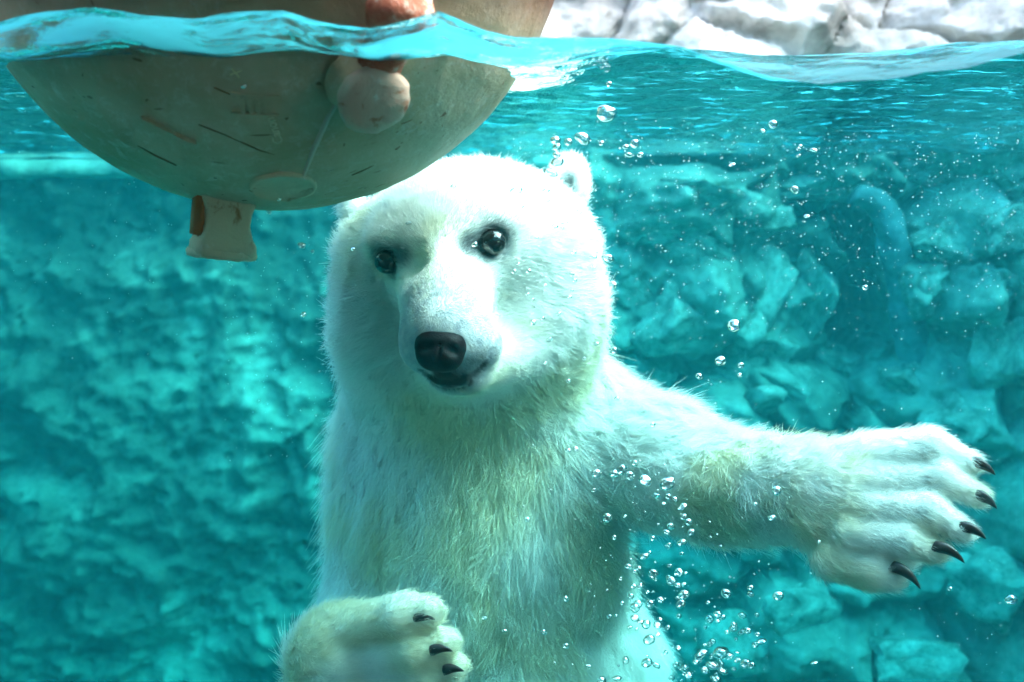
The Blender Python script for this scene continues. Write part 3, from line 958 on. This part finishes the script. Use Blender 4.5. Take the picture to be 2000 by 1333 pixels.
c = ramp(nt, n1.outputs[0], [(0.36, (0.42, 0.10, 0.05)), (0.52, (0.60, 0.22, 0.13)), (0.60, (0.72, 0.55, 0.44)), (0.68, (0.8, 0.78, 0.74))]).outputs[0]
nt.links.new(c, p.inputs['Base Color'])
b = bump(nt, n1.outputs[0], 0.8, 0.006); nt.links.new(b.outputs[0], p.inputs['Normal'])
M['lug'] = m
def mat_stained(name, base, stain, scale=30):
    m, nt, out = newmat(name)
    p = principled(nt, out, 0.7, 0.25)
    n = noise(nt, scale, 7, 0.7, objvec(nt), 0.5)
    c = ramp(nt, n.outputs[0], [(0.34, stain), (0.44, base), (0.60, base), (0.70, (0.84, 0.80, 0.72))]).outputs[0]
    nt.links.new(c, p.inputs['Base Color'])
    b = bump(nt, n.outputs[0], 0.6, 0.004); nt.links.new(b.outputs[0], p.inputs['Normal'])
    return m
M['lugbody'] = mat_stained('stained_lug', (0.68, 0.58, 0.40), (0.42, 0.20, 0.09))
M['cap'] = mat_stained('encrusted_cap', (0.72, 0.52, 0.40), (0.55, 0.22, 0.12), 45)
M['scuff'] = mat_plain('pale_scuffed_plastic', (0.74, 0.66, 0.54), 0.7)
M['reflected_letter'] = mat_plain('faint_reflected_letter', (0.82, 0.76, 0.56), 0.6)
M['reflected_letter2'] = mat_plain('bright_reflected_letter', (0.90, 0.84, 0.55), 0.5)
M['rustline'] = mat_plain('brown_gouge', (0.30, 0.17, 0.08), 0.8)
M['rust'] = mat_plain('rusty_inside', (0.50, 0.17, 0.06), 0.8)

buoy = empty('float_buoy', BC)
tag(buoy, 'big scuffed tan plastic ball float bobbing at the waterline above the bear', 'buoy')
def rel(me):                     # mesh given in world space -> buoy space
    me.transform(Matrix.Translation(-Vector(BC)))
    return me
def plink(name, me, mat, parent=None, smooth=True):
    o = link(name, rel(me), mat, None, smooth)
    o.parent = parent or buoy
    return o
bm = bmesh.new(); bmesh.ops.create_icosphere(bm, subdivisions=6, radius=BR)
v_ = np.array([x.co[:] for x in bm.verts])
v_ += v_ / BR * (0.0016 * fbm(v_ * 9, 3) + 0.0012 * fbm(v_ * 30, 3))[:, None]
for x, c_ in zip(bm.verts, v_): x.co = c_
me = bpy.data.meshes.new('shell'); bm.to_mesh(me); bm.free()
o = link('shell', me, M['float']); o.parent = buoy
def onball(px_, py_):
    o_ = np.array((0, 0, CAMZ)); d = at(px_, py_, 1.0) - o_; d /= np.linalg.norm(d)
    oc = o_ - BC
    b_ = oc @ d; c_ = oc @ oc - BR ** 2
    h = max(b_ * b_ - c_, 0)
    q = o_ + d * (-b_ - math.sqrt(h))
    return q, (q - BC) / BR
def frame_at(px_, py_, roll=0.0):
    q, n = onball(px_, py_)
    n = Vector(n); x = Vector((1, 0, 0)); x = (x - n * x.dot(n)).normalized()
    y = n.cross(x)
    Mx = Matrix((x, y, n)).transposed().to_4x4()
    Mx.translation = Vector(q)
    return Mx @ Matrix.Rotation(R(roll), 4, 'Z')
def lathe(prof, seg=28):
    vs_, fs = [], []
    for r_, z_ in prof:
        for j in range(seg):
            an = 2 * math.pi * j / seg
            vs_.append((r_ * math.cos(an), r_ * math.sin(an), z_))
    for i in range(len(prof) - 1):
        for j in range(seg):
            fs.append((i * seg + j, i * seg + (j + 1) % seg, (i + 1) * seg + (j + 1) % seg, (i + 1) * seg + j))
    fs.append(tuple((len(prof) - 1) * seg + j for j in range(seg)))
    me = bpy.data.meshes.new('lathe'); me.from_pydata(vs_, [], fs)
    return me
def roughen(me, amp, fr_):
    v = np.array([x.co[:] for x in me.vertices])
    n = np.stack([fbm(v * fr_ + k, 3) for k in (0, 20, 40)], 1)
    me.vertices.foreach_set('co', (v + n * amp).astype(np.float32).ravel())
    return me
# oval moulding disc under the ball
me = lathe([(0.034, -0.002), (0.034, 0.0035), (0.031, 0.0045), (0.029, 0.003), (0.012, 0.0035), (0.001, 0.0035)])
roughen(me, 0.0018, 60); me.transform(frame_at(553, 366) @ Matrix.Translation((0, 0, -0.0022))); plink('moulding_disc', me, M['lugbody'])
# rectangular moulded pad and its gouge
bm = bmesh.new(); box_bm(bm, (-0.028, -0.024, -0.003), (0.028, 0.024, 0.0016), 0.001)
me = bpy.data.meshes.new('moulded_pad'); bm.to_mesh(me); bm.free()
me.transform(frame_at(318, 278, -28)); plink('moulded_pad', me, M['float'], smooth=False)
def surf_line(name, pts, r0, mat, proud=0.0, n=10):
    P_ = []
    for (x0, y0), (x1, y1) in zip(pts[:-1], pts[1:]):
        for t in np.linspace(0, 1, n, endpoint=False):
            q, nn = onball(x0 + (x1 - x0) * t, y0 + (y1 - y0) * t); P_.append(q + nn * proud)
    q, nn = onball(*pts[-1]); P_.append(q + nn * proud)
    me = tube_mesh(name, P_, [r0 * (0.55 + 0.45 * math.sin(math.pi * (i + 0.5) / len(P_))) for i in range(len(P_))], 7, 2)
    return plink(name, me, mat)
for pts in ([(266, 286), (300, 303), (345, 322)], [(385, 245), (440, 268), (510, 292), (585, 318)], [(600, 342), (625, 328), (650, 318)],
            [(710, 372), (735, 366), (758, 358)], [(785, 240), (805, 236)], [(420, 170), (460, 190)], [(690, 342), (730, 325)]):
    surf_line('gouge', [(x_ + 3 * math.sin(i_ * 2 + x_), y_ + 3 * math.cos(i_ * 3 + x_)) for i_, (x_, y_) in enumerate(pts)], 0.0010, M['rustline'], -0.0002)
surf_line('seam_ridge', [(672, 178), (640, 230), (612, 292), (590, 350)], 0.0030, M['scuff'], 0.0)
# raised emblem: a little barred shield
for k_ in range(4):
    bm = bmesh.new(); box_bm(bm, (-0.0022, -0.010, -0.002), (0.0022, 0.010, 0.0022), 0.0008)
    me = bpy.data.meshes.new('emblem_bar'); bm.to_mesh(me); bm.free()
    me.transform(frame_at(474 + 15 * k_, 204, -4)); plink('emblem_bar', me, M['float'], smooth=False)
for yy_ in (186, 223):
    bm = bmesh.new(); box_bm(bm, (-0.022, -0.0016, -0.002), (0.022, 0.0016, 0.002), 0.0006)
    me = bpy.data.meshes.new('emblem_bar'); bm.to_mesh(me); bm.free()
    me.transform(frame_at(498, yy_, -8)); plink('emblem_bar', me, M['float'], smooth=False)
def reflected_letters(txt, size, px_, py_, roll, mat):
    cu = bpy.data.curves.new('reflected_lettering', 'FONT'); cu.body = txt; cu.size = size; cu.extrude = 0.0004
    cu.align_x = 'CENTER'; cu.align_y = 'CENTER'
    t = bpy.data.objects.new('reflected_lettering_tmp', cu); C.objects.link(t)
    bpy.context.view_layer.update()
    me = bpy.data.meshes.new_from_object(t.evaluated_get(bpy.context.evaluated_depsgraph_get()))
    bpy.data.objects.remove(t); bpy.data.curves.remove(cu)
    me.materials.clear(); me.name = 'reflected_lettering'
    mx = frame_at(px_, py_, roll); mx.translation += (mx.to_3x3() @ Vector((0, 0, 1))) * 0.0036
    me.transform(mx)
    plink('reflected_lettering', me, mat, smooth=False)
reflected_letters('Canon', 0.0135, 536, 250, 96, M['reflected_letter'])  # a camera's name reflected in the window, modelled as letters on the float
reflected_letters('X', 0.0125, 462, 139, 70, M['reflected_letter2'])  # another mark of that reflection, also modelled on the float
# lug under the ball: waisted block with an open rusty side
def lug_mesh():
    prof = [(1.0, 0.02), (0.86, 0.0), (0.74, -0.015), (0.72, -0.030), (0.82, -0.044), (0.92, -0.050), (0.93, -0.060), (0.86, -0.064), (0.5, -0.066), (0.02, -0.066)]
    me = lathe([(a * 0.040, z) for a, z in prof], 36)
    v = np.array([x.co[:] for x in me.vertices])
    rr = np.hypot(v[:, 0], v[:, 1]) + 1e-9; an = np.arctan2(v[:, 1], v[:, 0])
    sqr = 1 / np.maximum(np.abs(np.cos(an)), np.abs(np.sin(an)))
    k = 1 + 0.6 * (sqr - 1)
    v[:, 0] *= k; v[:, 1] *= k * 0.8
    me.vertices.foreach_set('co', v.astype(np.float32).ravel())
    return roughen(me, 0.0016, 60)
LQ = Vector(at(443, 412, 1.42))
me = lug_mesh()
Ml = Matrix.Scale(1, 4) @ Matrix.Translation(LQ + Vector((0, 0, 0.012))) @ Matrix.Rotation(R(6), 4, 'Y') @ Matrix.Rotation(R(24), 4, 'Z') @ Matrix.Scale(0.93, 4)
me.transform(Ml); lug = plink('lug', me, M['lugbody'])
bm = bmesh.new(); box_bm(bm, (-0.036, -0.019, -0.047), (-0.024, 0.019, 0.006), 0.004)
me = bpy.data.meshes.new('rusty_recess'); bm.to_mesh(me); bm.free(); roughen(me, 0.001, 50)
me.transform(Ml); o = plink('rusty_recess', me, M['rust'], lug)
me = lathe([(0.0375, 0.0), (0.0400, -0.004), (0.0385, -0.009), (0.030, -0.0105), (0.001, -0.0105)], 30); roughen(me, 0.0022, 70)
me.transform(Ml @ Matrix.Translation((0, 0, -0.058)) @ Matrix.Diagonal((1.02, 0.85, 1, 1))); plink('lug_foot', me, M['lugbody'], lug)
# side lug that breaks the surface
q1, n1_ = onball(705, 150)
q2, n2_ = onball(752, 8)
me = tube_mesh('side_lug', [q1 + n1_ * 0.004, q1 + n1_ * 0.022 , q1 + n1_ * 0.036], [0.036, 0.031, 0.029], 22, 5); roughen(me, 0.002, 60)
plink('side_lug', me, M['float'])
me = lathe([(0.028, -0.012), (0.0335, -0.008), (0.0345, 0.0), (0.031, 0.007), (0.022, 0.011), (0.001, 0.013)], 30); roughen(me, 0.0022, 70)
mx = frame_at(705, 150); mx.translation = Vector(q1 + n1_ * 0.040)
me.transform(mx); plink('lug_cap', me, M['cap'])
me = tube_mesh('lug_stem', [q1 + n1_ * 0.025 + np.array((0.006, 0, 0.02)), (q1 + q2) / 2 + n2_ * 0.028, q2 + n2_ * 0.03], [0.022, 0.021, 0.022], 16, 6); roughen(me, 0.002, 60)
plink('lug_stem', me, M['lug'])
me = sphere_me('lug_knob', 28, 18); me.transform(Matrix.Diagonal((0.031, 0.028, 0.030, 1))); roughen(me, 0.0025, 70)
me.transform(Matrix.Translation(Vector(q2 + n2_ * 0.035))); plink('lug_knob', me, M['lug'])

# ------------------------------------------------------------------ air bubbles
def bubble_mesh(seed):
    bm = bmesh.new(); bmesh.ops.create_icosphere(bm, subdivisions=3, radius=1)
    v = np.array([x.co[:] for x in bm.verts])
    v = v * (1 + 0.16 * fbm(v * 1.1 + seed * 5, 2))[:, None]
    v[:, 2] *= (0.95, 0.7, 0.5, 0.85)[seed % 4]
    for x, c_ in zip(bm.verts, v): x.co = c_
    me = bpy.data.meshes.new('air_bubble'); bm.to_mesh(me); bm.free()
    me.materials.append(M['bubble']); me.polygons.foreach_set('use_smooth', np.ones(len(me.polygons), bool))
    return me
BM = [bubble_mesh(i) for i in range(4)]
def bubble(px_, py_, Y, rpx, label, group, shape=None, ang=None):
    o = bpy.data.objects.new('air_bubble', BM[random.randrange(4) if shape is None else shape]); C.objects.link(o)
    o.location = at(px_, py_, Y)
    s_ = rpx * mpp(Y)
    o.scale = (s_ * random.uniform(0.9, 1.2), s_, s_ * random.uniform(0.9, 1.15))
    o.rotation_euler = (random.uniform(-.4, .4), R(random.uniform(-35, 35)) if ang is None else R(ang), random.uniform(0, 6))
    size = 'pinhead' if rpx < 5 else 'small' if rpx < 8 else 'middling' if rpx < 11 else 'large'
    tag(o, size + (' flattened ' if o.data is BM[2] else ' rounded ') + label.replace('small ', '').replace('tiny ', ''), 'bubble', group)
swarm = 'air bubble in the swarm rising in front of the bear\'s ribs'
for (x_, y_, r_) in [(1215, 918, 11), (1260, 938, 14), (1303, 945, 14), (1230, 930, 9), (1200, 925, 10), (1165, 925, 9), (1240, 905, 8), (1186, 1012, 9), (1283, 968, 8),
        (1305, 970, 6), (1318, 975, 6), (1333, 990, 8), (1335, 1010, 7), (1345, 1020, 8), (1310, 1028, 9), (1302, 1040, 7), (1350, 1040, 7), (1332, 1060, 9), (1275, 1052, 6),
        (1258, 1087, 9), (1228, 1107, 9), (1247, 1110, 6), (1276, 1122, 10), (1311, 1135, 9), (1326, 1118, 8), (1237, 1145, 7), (1250, 1147, 6), (1232, 1165, 6), (1270, 1180, 9),
        (1336, 1162, 11), (1290, 1172, 7), (1240, 1188, 10), (1246, 1180, 8), (1240, 1207, 9), (1262, 1220, 10), (1284, 1222, 9), (1250, 1215, 7), (1230, 1225, 6),
        (1268, 1250, 12), (1263, 1295, 12), (1282, 1300, 9), (1290, 1210, 6), (1105, 1170, 6), (985, 1232, 6), (1062, 1235, 6), (946, 1207, 5), (1222, 1290, 7), (1150, 1300, 6),
        (1175, 1330, 9), (1205, 1325, 9), (1105, 1262, 6), (1190, 1205, 5), (1160, 958, 5), (1110, 880, 6), (1125, 877, 6), (1030, 1015, 5), (1330, 1180, 9)]:
    bubble(x_, y_, random.uniform(1.40, 1.58), r_, swarm, 'bubbles before the ribs')
for k_ in range(36):
    bubble(random.gauss(1290, 60), random.uniform(980, 1330), random.uniform(1.40, 1.6), random.uniform(3, 5.5), swarm, 'bubbles before the ribs')
low = 'air bubble in the cluster rising below the outstretched foreleg'
for k_ in range(48):
    t = random.random()
    bubble(random.gauss(1395, 45), 1330 - 190 * t ** 1.5, random.uniform(1.45, 1.62), random.choice((4, 5, 6, 7, 9, 11)), low, 'bubbles below the foreleg')
for (x_, y_, r_) in [(1408, 1275, 17), (1392, 1300, 15), (1412, 1310, 12), (1365, 1285, 10), (1372, 1275, 10), (1440, 1290, 8), (1475, 1260, 7), (1480, 1240, 6), (1520, 1165, 11), (1975, 1172, 13), (1590, 1295, 8), (1468, 1300, 8), (1855, 1150, 5)]:
    bubble(x_, y_, random.uniform(1.42, 1.55), r_, low if x_ < 1500 else 'stray air bubble drifting by the rocks under the spread paw', 'bubbles below the foreleg' if x_ < 1500 else 'bubbles under the paw')
ear = 'air bubble above the bear\'s uncovered ear'
for (x_, y_, r_, sh) in [(1085, 274, 10, 1), (1088, 288, 8, 0), (1087, 303, 8, 1), (1088, 317, 13, 1), (1075, 338, 14, 2), (1138, 270, 15, 1), (1110, 278, 8, 0), (1240, 281, 9, 0), (1222, 287, 7, 1), (1228, 303, 8, 2), (1251, 303, 6, 0),
        (1185, 222, 20, 3), (1190, 165, 6, 0), (1175, 280, 5, 0)]:
    bubble(x_, y_, random.uniform(1.42, 1.55), r_, ear, 'bubbles over the ear', sh, 0 if sh == 2 else None)
brow = 'small air bubble clinging to the fur of the bear\'s head'
for (x_, y_, r_) in [(1007, 374, 15), (1064, 374, 10), (1018, 404, 5), (1040, 405, 4), (1068, 392, 6), (1097, 433, 10), (1082, 443, 8), (1097, 445, 5), (1047, 465, 5), (1120, 493, 6), (927, 478, 6), (1012, 515, 4),
        (1032, 530, 6), (1004, 531, 5), (1117, 536, 5), (1122, 548, 5), (1065, 557, 4), (1117, 568, 4), (1112, 580, 5), (1041, 630, 7), (1090, 613, 6), (1060, 622, 5), (1073, 664, 7), (1040, 586, 4), (1042, 600, 4),
        (1130, 415, 6), (1126, 390, 6), (1158, 502, 8), (1158, 522, 6), (798, 437, 6), (690, 487, 5), (885, 365, 6), (1140, 700, 5), (1110, 745, 5), (1030, 575, 4), (1065, 709, 4), (1165, 672, 5)]:
    bubble(x_, y_, surf_Y(x_, y_, 1.45, 2.3) - 0.03 if 680 < x_ < 1150 and 330 < y_ < 740 else 1.62, r_, brow, 'bubbles on the head', 2 if r_ >= 8 else None, 0 if r_ >= 8 else None)
stray = 'lone air bubble drifting in front of the boulders beside the bear'
for (x_, y_, r_) in [(1187, 505, 11), (1434, 636, 13), (1407, 705, 11), (1447, 714, 6), (1445, 733, 5), (1366, 735, 7), (1553, 371, 9), (1577, 423, 7), (1590, 294, 9), (1510, 243, 8), (1490, 256, 5), (1430, 322, 7), (1200, 685, 7), (1197, 557, 8),
        (1205, 778, 5), (1517, 958, 10), (1508, 1012, 8), (1690, 562, 6), (1475, 985, 4), (1563, 287, 5), (1560, 305, 5), (1400, 610, 4), (1275, 830, 5), (1600, 1058, 4)]:
    bubble(x_, y_, random.uniform(1.4, 1.52), r_, stray, 'stray bubbles by the boulders')
left = 'lone air bubble beside the bear\'s cheek under the float'
for (x_, y_, r_) in [(590, 480, 6), (585, 478, 4), (592, 615, 6), (610, 492, 4), (525, 415, 5), (477, 168, 6), (545, 390, 4)]:
    bubble(x_, y_, 1.35 if y_ > 300 else onball(x_, y_)[0][1] - 0.012, r_, left if y_ > 300 else 'tiny air bubble against the face of the tan float', 'bubbles under the float' if y_ > 300 else 'bubbles on the float')
# clouds of pin-prick bubbles
oc = np.array([(1, 0, 0), (-1, 0, 0), (0, 1, 0), (0, -1, 0), (0, 0, 1), (0, 0, -1)], float)
of = np.array([(0, 2, 4), (2, 1, 4), (1, 3, 4), (3, 0, 4), (2, 0, 5), (1, 2, 5), (3, 1, 5), (0, 3, 5)])
vv, ff = [], []
def specks(n, fx, fy, r0, r1):
    for _ in range(n):
        c_ = at(fx(), fy(), random.uniform(1.25, 2.2) if random.random() < 0.5 else random.uniform(1.24, 1.45))
        if body_sdf(c_[None].astype(np.float32))[0] < 0.03: continue
        if np.linalg.norm(c_ - BC) < BR + 0.01: continue
        r_ = math.exp(random.uniform(math.log(r0), math.log(r1)))
        ff.append(of + len(vv) * 6); vv.append(oc * r_ + c_)
specks(1500, lambda: random.uniform(1000, 1990), lambda: random.triangular(230, 700, 290), 0.0003, 0.0010)
specks(420, lambda: random.uniform(1150, 1960), lambda: random.uniform(450, 1330), 0.0003, 0.0010)
specks(160, lambda: random.gauss(1300, 120), lambda: random.uniform(850, 1330), 0.0005, 0.0013)
specks(160, lambda: random.uniform(440, 660), lambda: random.uniform(400, 900), 0.0003, 0.0007)
specks(110, lambda: random.uniform(20, 400), lambda: random.uniform(200, 700), 0.0003, 0.0006)
m, nt, out = newmat('micro_bubbles'); p = principled(nt, out, 0.2, 0.8); p.inputs['Base Color'].default_value = (0.85, 0.9, 0.9, 1)
o = link('fine_bubbles', mesh_np('fine_bubbles', np.concatenate(vv), np.concatenate(ff)), m)
tag(o, 'cloud of pin-prick bubbles scattered through the water', 'bubbles', kind='stuff')
